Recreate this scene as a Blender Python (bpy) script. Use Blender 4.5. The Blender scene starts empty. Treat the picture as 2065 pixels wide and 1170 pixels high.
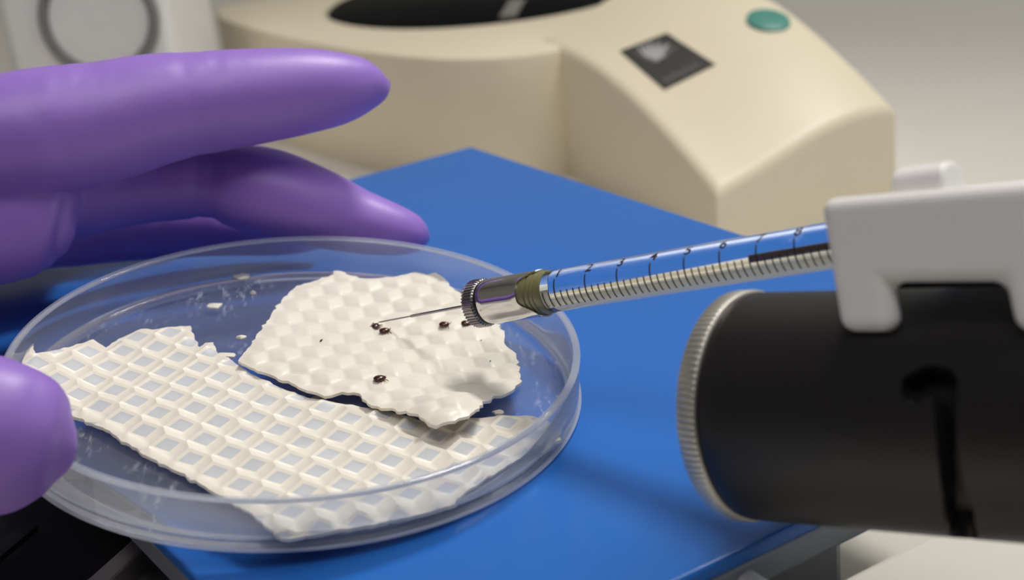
import bpy, bmesh, math, random
from mathutils import Vector, Matrix, noise
from mathutils.geometry import delaunay_2d_cdt
from mathutils.bvhtree import BVHTree

random.seed(7)
PI = math.pi
S = 0.001                       # everything below is written in millimetres
scene = bpy.context.scene
COL = scene.collection

# ------------------------------------------------------------------ camera
FPX, W, H = 3100.8, 2065.0, 1170.0
CAMZ = 106.07                   # lens height over the blue platform (z = 0)
CX = Vector((0.99490073, -0.03611605, -0.09417095))     # image right, in world axes
CY = Vector((-0.10085899, -0.35625861, -0.92892802))    # image down
CZ = Vector((0.0, 0.93368915, -0.35808458))             # forward
CAM = Vector((0, 0, CAMZ))
cd = bpy.data.cameras.new('camera')
cam = bpy.data.objects.new('camera', cd)
COL.objects.link(cam)
scene.camera = cam
cd.sensor_width = 36.0
cd.lens = 36.0 * FPX / W
cd.clip_start = 0.005
cd.clip_end = 20
m = Matrix.Identity(4)
for i in range(3):
    m[i][0] = CX[i]; m[i][1] = -CY[i]; m[i][2] = -CZ[i]; m[i][3] = CAM[i] * S
cam.matrix_world = m
cd.dof.use_dof = True
cd.dof.focus_distance = 0.243
cd.dof.aperture_fstop = cd.lens / 2.5

# ------------------------------------------------------------------ light
wd = bpy.data.worlds.new('world')
scene.world = wd
wd.use_nodes = True
wb = wd.node_tree.nodes['Background']
wb.inputs[0].default_value = (0.80, 0.90, 1.0, 1)
wb.inputs[1].default_value = 0.015


def area(name, loc, target, sx, sy, power, col):
    ld = bpy.data.lights.new(name, 'AREA')
    ld.shape = 'RECTANGLE'
    ld.size = sx; ld.size_y = sy
    ld.energy = power; ld.color = col
    o = bpy.data.objects.new(name, ld)
    COL.objects.link(o)
    o.location = Vector(loc)
    o.rotation_euler = (Vector(target) - Vector(loc)).to_track_quat('-Z', 'Y').to_euler()
    return o


lamp = area('lamp_overhead', (0.20, 0.50, 0.60), (-0.03, 0.215, 0.0), 0.12, 0.12, 0.60, (1.0, 0.965, 0.91))
lamp.data.spread = math.radians(85)       # a shaded gooseneck lamp: the beam is aimed at the dish
area('window_right', (0.85, 0.16, 0.24), (0.0, 0.32, 0.0), 0.50, 0.36, 0.8, (0.78, 0.91, 1.0))
area('fill_panel_front', (0.0, -0.25, 1.1), (0.0, 0.25, 0.0), 0.7, 0.5, 5.0, (1.0, 0.96, 0.95))  # unseen fill, added to lift the camera-facing sides
area('fill_panel_right', (0.7, 0.5, 1.6), (0.3, 0.55, 0.0), 0.8, 0.8, 6.5, (1.0, 0.97, 0.93))  # unseen fill, added to brighten the bench and upward faces

scene.view_settings.view_transform = 'Standard'
scene.view_settings.look = 'None'
scene.view_settings.gamma = 1.0
scene.view_settings.use_curve_mapping = False
scene.view_settings.exposure = 0.0
try:                                     # light path depth: enough for the dish walls and the barrel
    scene.cycles.max_bounces = 9
    scene.cycles.diffuse_bounces = 3
    scene.cycles.glossy_bounces = 4
    scene.cycles.transmission_bounces = 9
    scene.cycles.transparent_max_bounces = 12
except AttributeError:
    pass


# ------------------------------------------------------------------ pixel helpers
def ray(px, py):
    return (CX * ((px - W / 2) / FPX) + CY * ((py - H / 2) / FPX) + CZ)


def at_depth(px, py, d):
    return CAM + ray(px, py) * d


def at_z(px, py, z):
    r = ray(px, py)
    return CAM + r * ((z - CAMZ) / r.z)


def at_plane(px, py, p0, n):
    r = ray(px, py)
    return CAM + r * ((p0 - CAM).dot(n) / r.dot(n))


def depth_of(p):
    return (p - CAM).dot(CZ)


def pix(p):
    q = p - CAM
    d = q.dot(CZ)
    return (W / 2 + FPX * q.dot(CX) / d, H / 2 + FPX * q.dot(CY) / d)


# ------------------------------------------------------------------ materials
def mat(name, col, rough=0.5, metal=0.0, var=0.06, vscale=120.0, bump=0.0, bscale=600.0,
        spec=0.5, coat=0.0, sss=0.0, srad=(0.002, 0.0012, 0.0008), coatr=0.08, dist=0.0002):
    mt = bpy.data.materials.new(name)
    mt.use_nodes = True
    nt = mt.node_tree
    b = nt.nodes['Principled BSDF']
    tc = nt.nodes.new('ShaderNodeTexCoord')
    nz = nt.nodes.new('ShaderNodeTexNoise')
    nz.inputs['Scale'].default_value = vscale
    nz.inputs['Detail'].default_value = 4
    nt.links.new(tc.outputs['Object'], nz.inputs['Vector'])
    mx = nt.nodes.new('ShaderNodeMix')
    mx.data_type = 'RGBA'
    c = Vector(col)
    lo = [max(0, v * (1 - var)) for v in c]
    hi = [min(1, v * (1 + var)) for v in c]
    mx.inputs[6].default_value = (*lo, 1)
    mx.inputs[7].default_value = (*hi, 1)
    nt.links.new(nz.outputs['Fac'], mx.inputs[0])
    nt.links.new(mx.outputs[2], b.inputs['Base Color'])
    b.inputs['Roughness'].default_value = rough
    b.inputs['Metallic'].default_value = metal
    b.inputs['Specular IOR Level'].default_value = spec
    b.inputs['Coat Weight'].default_value = coat
    b.inputs['Coat Roughness'].default_value = coatr
    if sss:
        b.inputs['Subsurface Weight'].default_value = sss
        b.inputs['Subsurface Radius'].default_value = srad
        b.inputs['Subsurface Scale'].default_value = 1.0
    if bump:
        n2 = nt.nodes.new('ShaderNodeTexNoise')
        n2.inputs['Scale'].default_value = bscale
        n2.inputs['Detail'].default_value = 5
        nt.links.new(tc.outputs['Object'], n2.inputs['Vector'])
        bp = nt.nodes.new('ShaderNodeBump')
        bp.inputs['Strength'].default_value = bump
        bp.inputs['Distance'].default_value = dist
        nt.links.new(n2.outputs['Fac'], bp.inputs['Height'])
        nt.links.new(bp.outputs['Normal'], b.inputs['Normal'])
    return mt


def clear_plastic(name, haze=0.03, tint=(0.97, 0.98, 1.0), scuff=0.25, rough=0.04):
    mt = bpy.data.materials.new(name)
    mt.use_nodes = True
    nt = mt.node_tree
    nt.nodes.clear()
    out = nt.nodes.new('ShaderNodeOutputMaterial')
    tr = nt.nodes.new('ShaderNodeBsdfTransparent')
    tr.inputs[0].default_value = (*tint, 1)
    gl = nt.nodes.new('ShaderNodeBsdfGlossy')
    gl.inputs['Roughness'].default_value = rough
    df = nt.nodes.new('ShaderNodeBsdfTranslucent')
    df.inputs[0].default_value = (0.85, 0.88, 0.95, 1)
    d2 = nt.nodes.new('ShaderNodeBsdfDiffuse')
    d2.inputs[0].default_value = (0.85, 0.88, 0.95, 1)
    md = nt.nodes.new('ShaderNodeMixShader')
    nt.links.new(df.outputs[0], md.inputs[1])
    nt.links.new(d2.outputs[0], md.inputs[2])
    # thin clear sheet: Schlick reflectance, the same from both of its faces
    lw = nt.nodes.new('ShaderNodeLayerWeight')
    lw.inputs[0].default_value = 0.5
    pw = nt.nodes.new('ShaderNodeMath'); pw.operation = 'POWER'
    nt.links.new(lw.outputs['Facing'], pw.inputs[0])
    pw.inputs[1].default_value = 5.0
    fr = nt.nodes.new('ShaderNodeMath'); fr.operation = 'MULTIPLY_ADD'
    nt.links.new(pw.outputs[0], fr.inputs[0])
    fr.inputs[1].default_value = 0.90
    fr.inputs[2].default_value = 0.04
    m1 = nt.nodes.new('ShaderNodeMixShader')
    nt.links.new(fr.outputs[0], m1.inputs[0])
    nt.links.new(tr.outputs[0], m1.inputs[1])
    nt.links.new(gl.outputs[0], m1.inputs[2])
    # scuffs: fine scratches stretched in one direction plus specks of wax dust
    tc = nt.nodes.new('ShaderNodeTexCoord')
    mp = nt.nodes.new('ShaderNodeMapping')
    mp.inputs['Scale'].default_value = (900, 260, 500)
    mp.inputs['Rotation'].default_value = (0, 0, 0.7)
    nt.links.new(tc.outputs['Object'], mp.inputs['Vector'])
    n1 = nt.nodes.new('ShaderNodeTexNoise')
    n1.inputs['Scale'].default_value = 1.0
    n1.inputs['Detail'].default_value = 6
    nt.links.new(mp.outputs[0], n1.inputs['Vector'])
    r1 = nt.nodes.new('ShaderNodeValToRGB')
    r1.color_ramp.elements[0].position = 0.56
    r1.color_ramp.elements[0].color = (0, 0, 0, 1)
    r1.color_ramp.elements[1].position = 0.72
    nt.links.new(n1.outputs['Fac'], r1.inputs[0])
    n3 = nt.nodes.new('ShaderNodeTexNoise')
    n3.inputs['Scale'].default_value = 70
    nt.links.new(tc.outputs['Object'], n3.inputs['Vector'])
    r3 = nt.nodes.new('ShaderNodeValToRGB')
    r3.color_ramp.elements[0].position = 0.45
    r3.color_ramp.elements[1].position = 0.70
    nt.links.new(n3.outputs['Fac'], r3.inputs[0])
    mu = nt.nodes.new('ShaderNodeMath'); mu.operation = 'MULTIPLY'
    nt.links.new(r1.outputs[0], mu.inputs[0])
    nt.links.new(r3.outputs[0], mu.inputs[1])
    ma = nt.nodes.new('ShaderNodeMath'); ma.operation = 'MULTIPLY_ADD'
    nt.links.new(mu.outputs[0], ma.inputs[0])
    ma.inputs[1].default_value = scuff
    ma.inputs[2].default_value = haze
    m2 = nt.nodes.new('ShaderNodeMixShader')
    nt.links.new(ma.outputs[0], m2.inputs[0])
    nt.links.new(m1.outputs[0], m2.inputs[1])
    nt.links.new(md.outputs[0], m2.inputs[2])
    nt.links.new(m2.outputs[0], out.inputs[0])
    return mt


def glass(name, col=(0.98, 1, 0.99), ior=1.47, haze=0.0):
    mt = bpy.data.materials.new(name)
    mt.use_nodes = True
    b = mt.node_tree.nodes['Principled BSDF']
    b.inputs['Base Color'].default_value = (*col, 1)
    b.inputs['Roughness'].default_value = 0.0
    b.inputs['IOR'].default_value = ior
    b.inputs['Transmission Weight'].default_value = 1.0
    nz = mt.node_tree.nodes.new('ShaderNodeTexNoise')
    nz.inputs['Scale'].default_value = 90
    mr = mt.node_tree.nodes.new('ShaderNodeMapRange')
    mr.inputs['To Max'].default_value = 0.02
    mt.node_tree.links.new(nz.outputs['Fac'], mr.inputs['Value'])
    mt.node_tree.links.new(mr.outputs[0], b.inputs['Roughness'])
    if haze:
        nt = mt.node_tree
        tl_ = nt.nodes.new('ShaderNodeBsdfTranslucent'); tl_.inputs[0].default_value = (0.85, 0.88, 0.96, 1)
        df_ = nt.nodes.new('ShaderNodeBsdfDiffuse'); df_.inputs[0].default_value = (0.85, 0.88, 0.96, 1)
        ma_ = nt.nodes.new('ShaderNodeMixShader'); mb_ = nt.nodes.new('ShaderNodeMixShader')
        nt.links.new(tl_.outputs[0], ma_.inputs[1]); nt.links.new(df_.outputs[0], ma_.inputs[2])
        mb_.inputs[0].default_value = haze
        nt.links.new(b.outputs[0], mb_.inputs[1]); nt.links.new(ma_.outputs[0], mb_.inputs[2])
        nt.links.new(mb_.outputs[0], nt.nodes['Material Output'].inputs[0])
    return mt


M = {}
M['blue'] = mat('blue_enamel', (0.020, 0.142, 0.52), 0.22, var=0.05, vscale=40, bump=0.02, bscale=900, spec=0.35)
M['blue_edge'] = mat('blue_enamel_edge', (0.022, 0.11, 0.38), 0.3, var=0.06)
M['tray'] = mat('grey_metal', (0.22, 0.24, 0.28), 0.45, metal=0.3, bump=0.03)
M['bench'] = mat('bench_laminate', (0.76, 0.735, 0.665), 0.45, var=0.03, vscale=25, bump=0.02)
M['ivory'] = mat('ivory_paint', (0.83, 0.745, 0.56), 0.42, var=0.02, vscale=60, bump=0.02)
M['blackdisc'] = mat('black_stage', (0.005, 0.005, 0.006), 0.45, var=0.2, spec=0.02)
M['sticker'] = mat('charcoal_sticker', (0.045, 0.043, 0.040), 0.5, var=0.1)
M['emblem'] = mat('silver_print', (0.42, 0.42, 0.42), 0.5, var=0.1)
M['emblem_dim'] = mat('grey_print', (0.13, 0.13, 0.13), 0.5, var=0.1)
M['green'] = mat('teal_button', (0.075, 0.29, 0.24), 0.4, var=0.08)
M['whitebox'] = mat('white_casing', (0.88, 0.87, 0.85), 0.5, var=0.03)
M['greyring'] = mat('grey_rubber', (0.23, 0.23, 0.22), 0.6, var=0.1)
M['cover'] = mat('cream_casing', (0.84, 0.80, 0.72), 0.5, var=0.02, bump=0.02)
M['wall'] = mat('wall_paint', (0.62, 0.61, 0.56), 0.8, var=0.03, vscale=8, bump=0.05)
M['black'] = mat('black_casting', (0.004, 0.004, 0.005), 0.6, var=0.2, bump=0.05, spec=0.2)
M['trim'] = mat('taupe_rail', (0.24, 0.21, 0.20), 0.5, var=0.08)
M['panel'] = mat('dark_grey_panel', (0.14, 0.145, 0.145), 0.55, var=0.08)
M['tube'] = mat('black_anodised', (0.010, 0.0085, 0.009), 0.42, var=0.15, bump=0.04, bscale=1500, spec=0.45)
M['ring'] = mat('brushed_aluminium', (0.62, 0.60, 0.55), 0.38, metal=0.85, var=0.05)
M['clamp'] = mat('white_plastic', (0.82, 0.80, 0.79), 0.42, var=0.02, bump=0.02)
M['chrome'] = mat('chrome', (0.62, 0.61, 0.61), 0.10, metal=1.0, var=0.05, bump=0.01)
M['nut'] = mat('dark_nickel', (0.34, 0.32, 0.33), 0.28, metal=1.0, var=0.1)
M['oring'] = mat('black_rubber', (0.006, 0.006, 0.007), 0.5, var=0.2)
M['seal'] = mat('olive_resin', (0.20, 0.19, 0.085), 0.3, var=0.12, vscale=700, coat=0.4)
M['steel'] = mat('needle_steel', (0.30, 0.29, 0.30), 0.28, metal=1.0, var=0.05)
M['ink'] = mat('brown_ink', (0.030, 0.016, 0.012), 0.5, var=0.1)
M['plunger'] = mat('plunger_steel', (0.10, 0.075, 0.07), 0.35, metal=0.6, var=0.08)
M['glass'] = glass('borosilicate')
M['dish'] = glass('clear_polystyrene', (0.97, 0.98, 1.0), 1.42, haze=0.17)
M['dish_floor'] = clear_plastic('scuffed_polystyrene', 0.09, scuff=0.9)
M['dish_edge'] = clear_plastic('polystyrene_base_edge', 0.42, scuff=0.0)
M['dish_rim'] = clear_plastic('polystyrene_edge', 0.22, scuff=0.0)
M['wax'] = mat('beeswax', (0.81, 0.755, 0.645), 0.40, var=0.035, vscale=160, bump=0.10, bscale=900, sss=0.18,
               srad=(0.0022, 0.0016, 0.0010), spec=0.45, dist=0.0003)
M['wax_shaded'] = mat('shaded_beeswax', (0.56, 0.572, 0.605), 0.48, var=0.03, vscale=160, bump=0.08, bscale=900, sss=0.25,
                    srad=(0.0015, 0.0014, 0.0014), spec=0.45, dist=0.0003)  # bluish shade of the viewer-facing facets, put into the colour
M['glove'] = mat('purple_nitrile', (0.31, 0.17, 0.60), 0.43, var=0.05, vscale=60, bump=0.22, bscale=1100, spec=0.5,
                 dist=0.00015)
M['mite'] = mat('mite_shell', (0.055, 0.013, 0.006), 0.22, var=0.3, vscale=900, spec=0.6)
M['mite_leg'] = mat('mite_leg', (0.22, 0.07, 0.03), 0.35, var=0.2, vscale=900)
M['speck'] = mat('dark_speck', (0.05, 0.03, 0.02), 0.6, var=0.2)


# ------------------------------------------------------------------ object helpers
WL = {}


def thing(name, label, cat, loc, group=None):
    o = bpy.data.objects.new(name, None)
    COL.objects.link(o)
    o.empty_display_size = 0.005
    o.location = Vector(loc) * S
    o['label'] = label; o['category'] = cat
    if group: o['group'] = group
    WL[o.name] = Vector(loc)
    return o


def tag(o, label, cat, group=None):
    o['label'] = label; o['category'] = cat
    if group: o['group'] = group
    return o


def mesh(name, verts, faces, material, parent=None, smooth=True, angle=None, mats=None, fmat=None):
    """verts in world millimetres -> one mesh object, origin at its parent or at its own base"""
    verts = [Vector(v) for v in verts]
    if parent is not None:
        org = WL[parent.name]
    else:
        n = len(verts)
        org = Vector((sum(v.x for v in verts) / n, sum(v.y for v in verts) / n, min(v.z for v in verts)))
    me = bpy.data.meshes.new(name)
    me.from_pydata([tuple((v - org) * S) for v in verts], [], faces)
    me.validate()
    bm = bmesh.new(); bm.from_mesh(me)
    bmesh.ops.recalc_face_normals(bm, faces=bm.faces)
    bm.to_mesh(me); bm.free()
    for mm in (mats or [material]):
        me.materials.append(mm)
    if fmat:
        for p, k in zip(me.polygons, fmat):
            p.material_index = k
    if smooth:
        me.polygons.foreach_set('use_smooth', [True] * len(me.polygons))
        if angle:
            me.set_sharp_from_angle(angle=angle)
    o = bpy.data.objects.new(name, me)
    COL.objects.link(o)
    if parent is not None:
        o.parent = parent
        WL[o.name] = org
    else:
        o.location = org * S
        WL[o.name] = org
    return o


def bevel(o, w, seg=3, ang=0.6):
    b = o.modifiers.new('bevel', 'BEVEL')
    b.width = w * S; b.segments = seg
    b.limit_method = 'ANGLE'; b.angle_limit = ang
    b.harden_normals = False
    return o


def frame(axis, hint=Vector((0, 0, 1))):
    a = axis.normalized()
    if abs(hint.dot(a)) > 0.999: hint = Vector((1, 0, 0))
    u = (hint - a * hint.dot(a)).normalized()
    return a, u, a.cross(u)


def lathe(profile, org, axis, seg=64, hint=Vector((0, 0, 1)), closed=False):
    """profile [(radius, along)]; closed joins last ring to first"""
    a, u, v = frame(axis, hint)
    vs, fs = [], []
    rings = []
    for r, t in profile:
        if r < 1e-6:
            rings.append([len(vs)]); vs.append(org + a * t)
        else:
            st = len(vs)
            for k in range(seg):
                an = 2 * PI * k / seg
                vs.append(org + a * t + (u * math.cos(an) + v * math.sin(an)) * r)
            rings.append(list(range(st, st + seg)))
    pairs = list(zip(rings[:-1], rings[1:]))
    if closed: pairs.append((rings[-1], rings[0]))
    for A, B in pairs:
        for k in range(seg):
            k2 = (k + 1) % seg
            if len(A) == 1 and len(B) == 1: continue
            if len(A) == 1: fs.append((A[0], B[k], B[k2]))
            elif len(B) == 1: fs.append((A[k], A[k2], B[0]))
            else: fs.append((A[k], A[k2], B[k2], B[k]))
    return vs, fs


def prism(poly, ext):
    n = len(poly)
    vs = [Vector(p) for p in poly] + [Vector(p) + ext for p in poly]
    fs = [tuple(range(n))[::-1], tuple(range(n, 2 * n))]
    for i in range(n):
        j = (i + 1) % n
        fs.append((i, j, n + j, n + i))
    return vs, fs


def obox(c, ax, ay, az):
    """oriented box: centre and three half-extent vectors"""
    vs = []
    for i in (-1, 1):
        for j in (-1, 1):
            for k in (-1, 1):
                vs.append(c + ax * i + ay * j + az * k)
    fs = [(0, 1, 3, 2), (4, 6, 7, 5), (0, 4, 5, 1), (2, 3, 7, 6), (0, 2, 6, 4), (1, 5, 7, 3)]
    return vs, fs


def box(x0, x1, y0, y1, z0, z1):
    return obox(Vector(((x0 + x1) / 2, (y0 + y1) / 2, (z0 + z1) / 2)), Vector(((x1 - x0) / 2, 0, 0)),
                Vector((0, (y1 - y0) / 2, 0)), Vector((0, 0, (z1 - z0) / 2)))


def merge(*parts):
    vs, fs = [], []
    for v, f in parts:
        o = len(vs); vs += v
        fs += [tuple(i + o for i in q) for q in f]
    return vs, fs


def crom(p0, p1, p2, p3, t):
    return 0.5 * ((2 * p1) + (p2 - p0) * t + (2 * p0 - 5 * p1 + 4 * p2 - p3) * t * t + (3 * p1 - p0 - 3 * p2 + p3) * t ** 3)


def resample(keys, per=8):
    """Catmull-Rom through a list of equal-length Vectors"""
    out = []
    n = len(keys)
    for i in range(n - 1):
        p0 = keys[max(i - 1, 0)]; p1 = keys[i]; p2 = keys[i + 1]; p3 = keys[min(i + 2, n - 1)]
        for k in range(per):
            out.append([crom(a, b, c, d, k / per) for a, b, c, d in zip(p0, p1, p2, p3)])
    out.append(list(keys[-1]))
    return out


# ------------------------------------------------------------------ setting: bench and wall
BZ = -46.0
o = mesh('lab_bench', *box(-900, 900, -60, 1150, BZ - 30, BZ), M['bench'], smooth=False)
bevel(o, 3)
tag(o, 'off-white laboratory bench top under the blue platform and the microscope', 'bench')
o = mesh('wall_back', *box(-1500, 1500, 1200, 1230, -900, 1500), M['wall'], smooth=False)
o['kind'] = 'structure'

for nm, bx_ in (('wall_left', (-1530, -1500, -900, 1230, -900, 1500)), ('wall_right', (1500, 1530, -900, 1230, -900, 1500)), ('floor', (-1530, 1530, -900, 1230, -930, -900))):
    o = mesh(nm, *box(*bx_), M['wall'], smooth=False)
    o['kind'] = 'structure'

# ------------------------------------------------------------------ blue platform
PT = [Vector((-6.73, 382.12, 0)), Vector((96.33, 217.65, 0)), Vector((-22.57, 143.23, 0)), Vector((-126.12, 308.45, 0))]
pc = sum(PT, Vector()) / 4
plat = thing('blue_platform', 'glossy blue rectangular platform under the petri dish', 'platform', (pc.x, pc.y, BZ))


def inset(pts, d, z):
    out = []
    n = len(pts)
    for i in range(n):
        a = (pts[i - 1] - pts[i]).normalized(); b = (pts[(i + 1) % n] - pts[i]).normalized()
        p = pts[i] + (a + b) * d
        out.append(Vector((p.x, p.y, z)))
    return out


o = mesh('top_plate', *prism(inset(PT, 0, -2.4), Vector((0, 0, 2.4))), M['blue'], plat, smooth=False)
bevel(o, 0.7, 4)
o = mesh('tray', *prism(inset(PT, 0.4, -7.0), Vector((0, 0, 4.55))), M['tray'], plat, smooth=False)
bevel(o, 0.6, 2)
o = mesh('pedestal', *prism(inset(PT, 32, BZ), Vector((0, 0, -7.05 - BZ))), M['tray'], plat, smooth=False)
bevel(o, 2, 2)

# ------------------------------------------------------------------ microscope base
micro = None
ZT = -2.0


def fit_circle(pts):
    # least squares x^2+y^2 + a x + b y + c = 0
    import numpy as np
    A = np.array([[p.x, p.y, 1] for p in pts]); b = -np.array([p.x ** 2 + p.y ** 2 for p in pts])
    s = np.linalg.lstsq(A, b, rcond=None)[0]
    c = (-s[0] / 2, -s[1] / 2)
    return Vector((c[0], c[1], 0)), math.sqrt(c[0] ** 2 + c[1] ** 2 - s[2])


outer = [at_z(x, y, ZT) for x, y in ((440, 30), (470, 45), (520, 60), (600, 78), (700, 98), (800, 111), (900, 118), (1000, 115), (1060, 108), (1131, 97))]
inner = [at_z(x, y, ZT) for x, y in ((640, 2), (720, 30), (800, 45), (900, 54), (960, 55), (1050, 49), (1110, 38), (1190, 2))]
oc, orad = fit_circle(outer)
ic, irad = fit_circle(inner)
print('micro circles', oc, orad, ic, irad)
micro = thing('microscope_base', 'cream microscope base with black round stage plate and sloping arched foot', 'microscope', (oc.x, oc.y, BZ))
# plan outline: the long front arc, the tight left end and the rear half around the stage plate
plan = [at_z(x, y, ZT) for x, y in ((436, 12), (434, 20), (438, 30), (452, 39), (480, 48), (540, 64), (600, 78), (700, 97), (800, 110), (900, 117), (1000, 115), (1060, 109), (1131, 98))]
for k in range(60):
    an = 2 * PI * k / 60
    plan.append(Vector((ic.x + (irad + 16) * math.cos(an), ic.y + (irad + 16) * math.sin(an), ZT)))


def hull(pts):
    p = sorted(set((round(q.x, 4), round(q.y, 4)) for q in pts))
    def half(it):
        h = []
        for q in it:
            while len(h) > 1 and (h[-1][0] - h[-2][0]) * (q[1] - h[-2][1]) - (h[-1][1] - h[-2][1]) * (q[0] - h[-2][0]) <= 0: h.pop()
            h.append(q)
        return h
    return half(p)[:-1] + half(reversed(p))[:-1]


hp = [Vector((x, y, 0)) for x, y in hull(plan)]
# even resampling of the outline
per_ = [(hp[(i + 1) % len(hp)] - hp[i]).length for i in range(len(hp))]
tot = sum(per_); sg = 160
ring0 = []
for k in range(sg):
    d = tot * k / sg; i = 0
    while d > per_[i]: d -= per_[i]; i += 1
    ring0.append(hp[i].lerp(hp[(i + 1) % len(hp)], d / per_[i]))
for _ in range(2):
    ring0 = [(ring0[k - 1] + ring0[k] * 2 + ring0[(k + 1) % sg]) / 4 for k in range(sg)]
cen = Vector((ic.x, ic.y, 0))
vs, fs, rings = [], [], []


def add_ring(f, z):
    st = len(vs)
    for k in range(sg):
        q = f(k); vs.append(Vector((q.x, q.y, z)))
    rings.append(list(range(st, st + sg)))


def out_in(k, d):
    q = ring0[k]; t = (ring0[(k + 1) % sg] - ring0[k - 1]).normalized()
    return q + Vector((-t.y, t.x, 0)) * d


def in_circ(k, r):
    d = (ring0[k] - cen).normalized()
    return cen + d * r


add_ring(lambda k: out_in(k, 1.0), BZ)
add_ring(lambda k: out_in(k, 0), BZ + 3)
add_ring(lambda k: out_in(k, 0), ZT - 2.2)
add_ring(lambda k: out_in(k, 0.6), ZT - 0.7)
add_ring(lambda k: out_in(k, 2.2), ZT)
add_ring(lambda k: in_circ(k, irad + 1.2), ZT)
add_ring(lambda k: in_circ(k, irad + 0.2), ZT - 1.0)
add_ring(lambda k: in_circ(k, irad), ZT - 3)
for A, B in zip(rings[:-1], rings[1:]):
    for k in range(sg):
        k2 = (k + 1) % sg
        fs.append((A[k], A[k2], B[k2], B[k]))
fs.append(tuple(rings[0])); fs.append(tuple(rings[-1]))
mesh('round_base', vs, fs, M['ivory'], micro, angle=0.7)
vs, fs = lathe([(0, ZT - 2.95), (irad - 0.3, ZT - 2.95), (irad - 0.3, ZT - 1.2), (irad - 1.2, ZT - 0.6), (0, ZT - 0.6)],
               Vector((ic.x, ic.y, 0)), Vector((0, 0, 1)), 128)
o = mesh('stage_plate', vs, fs, M['blackdisc'], micro, angle=0.7)
o['label'] = 'black glossy round stage plate'
# chrome strip standing in for a pale reflection on the stage plate
p = at_z(1035, 20, ZT)
vs, fs = obox(Vector((p.x, p.y, ZT + 0.6)), Vector((2.5, 16, 0)), Vector((3.2, -0.5, 0)), Vector((0, 0, 0.5)))
o = mesh('stage_reflection', vs, fs, M['chrome'], micro, smooth=False)
bevel(o, 0.3, 2)

# sloping foot: plan frame along f (down the slope) and e (across)
P1 = at_z(1131, 98, ZT)
P2 = at_z(1443, 388, -28)
fd = Vector((P2.x - P1.x, P2.y - P1.y, 0)); FL = fd.length; fd.normalize()
ed = Vector((-fd.y, fd.x, 0))
if ed.x < 0: ed = -ed
Fz = []
for x, y in ((1131, 98), (1190, 132), (1247, 172), (1300, 222), (1345, 275), (1404, 344), (1443, 388)):
    q = at_plane(x, y, P1, ed)
    Fz.append(((q - P1).dot(fd), q.z))
Ez = []
for x, y in ((1443, 388), (1480, 373), (1541, 337), (1590, 305), (1640, 275), (1714, 241), (1760, 230), (1805, 222)):
    q = at_plane(x, y, P2, fd)
    Ez.append(((q - P2).dot(ed), q.z))
FW = Ez[-1][0]
P3 = P2 + ed * FW
Bz = []
for x, y in ((1566, 0), (1640, 59), (1714, 123), (1763, 167), (1805, 218)):
    q = at_plane(x, y, P3, ed)
    Bz.append(((q - P1).dot(fd), q.z))
print('foot', P1, P2, 'FL', FL, 'FW', FW, Fz, Ez, Bz)


def polyfit(pts, deg):
    import numpy as np
    return [float(c) for c in np.polyfit([p[0] for p in pts], [p[1] for p in pts], deg)]


def peval(c, x):
    r = 0
    for k in c: r = r * x + k
    return r


cF, cE, cB = polyfit(Fz, 3), polyfit(Ez, 3), polyfit(Bz, 2)


def zF(s): return peval(cF, max(0, s)) + (0 if s > 0 else 0.03 * -s)


def zB(s): return peval(cB, max(s, Bz[0][0])) + (0 if s > Bz[0][0] else 0.12 * (Bz[0][0] - s))


e0, e1 = peval(cE, 0), peval(cE, FW)


def foot_z(s, w):
    t = w / FW
    lin = zF(s) * (1 - t) + zB(s) * t
    return lin + (peval(cE, w) - (e0 * (1 - t) + e1 * t))


NS, NW = 30, 18
S0 = -16.0
vs, fs = [], []
RB = 2.4
svals = [S0 + (FL - S0) * i / NS for i in range(NS + 1)]
wvals = [FW * j / NW for j in range(NW + 1)]


def foot_pt(s, w):
    # round the borders of the top face into the side walls
    q = P1 + fd * s + ed * w
    d = min(w, FW - w, FL - s)
    drop = RB - math.sqrt(max(0, RB * RB - max(0, RB - d) ** 2)) if d < RB else 0
    return Vector((q.x, q.y, foot_z(s, w) - drop))


svals = svals[:-1] + [FL - RB, FL - RB * 0.5, FL - RB * 0.15, FL]
wvals = [0, RB * 0.15, RB * 0.5, RB] + wvals[1:-1] + [FW - RB, FW - RB * 0.5, FW - RB * 0.15, FW]
ns, nw = len(svals), len(wvals)
for s in svals:
    for w in wvals:
        vs.append(foot_pt(s, w))
for i in range(ns - 1):
    for j in range(nw - 1):
        fs.append((i * nw + j, (i + 1) * nw + j, (i + 1) * nw + j + 1, i * nw + j + 1))
bd = [(i, 0) for i in range(ns)] + [(ns - 1, j) for j in range(1, nw)] + [(i, nw - 1) for i in range(ns - 2, -1, -1)] + [(0, j) for j in range(nw - 2, 0, -1)]
st = len(vs)
for i, j in bd:
    q = vs[i * nw + j]; vs.append(Vector((q.x, q.y, BZ)))
nb = len(bd)
for k in range(nb):
    k2 = (k + 1) % nb
    a = bd[k][0] * nw + bd[k][1]; b = bd[k2][0] * nw + bd[k2][1]
    fs.append((a, b, st + k2, st + k))
fs.append(tuple(range(st, st + nb)))
foot = mesh('foot', vs, fs, M['ivory'], micro, angle=0.9)
foot_bvh = BVHTree.FromPolygons([tuple(v) for v in vs], fs)


def on_foot(px, py, off=0.25):
    r = ray(px, py).normalized()
    loc, nor, idx, dist = foot_bvh.ray_cast(CAM, r)
    if loc is None: loc = at_depth(px, py, 440); nor = Vector((0, 0, 1))
    if nor.dot(r) > 0: nor = -nor
    return loc + nor * off, nor


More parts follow.
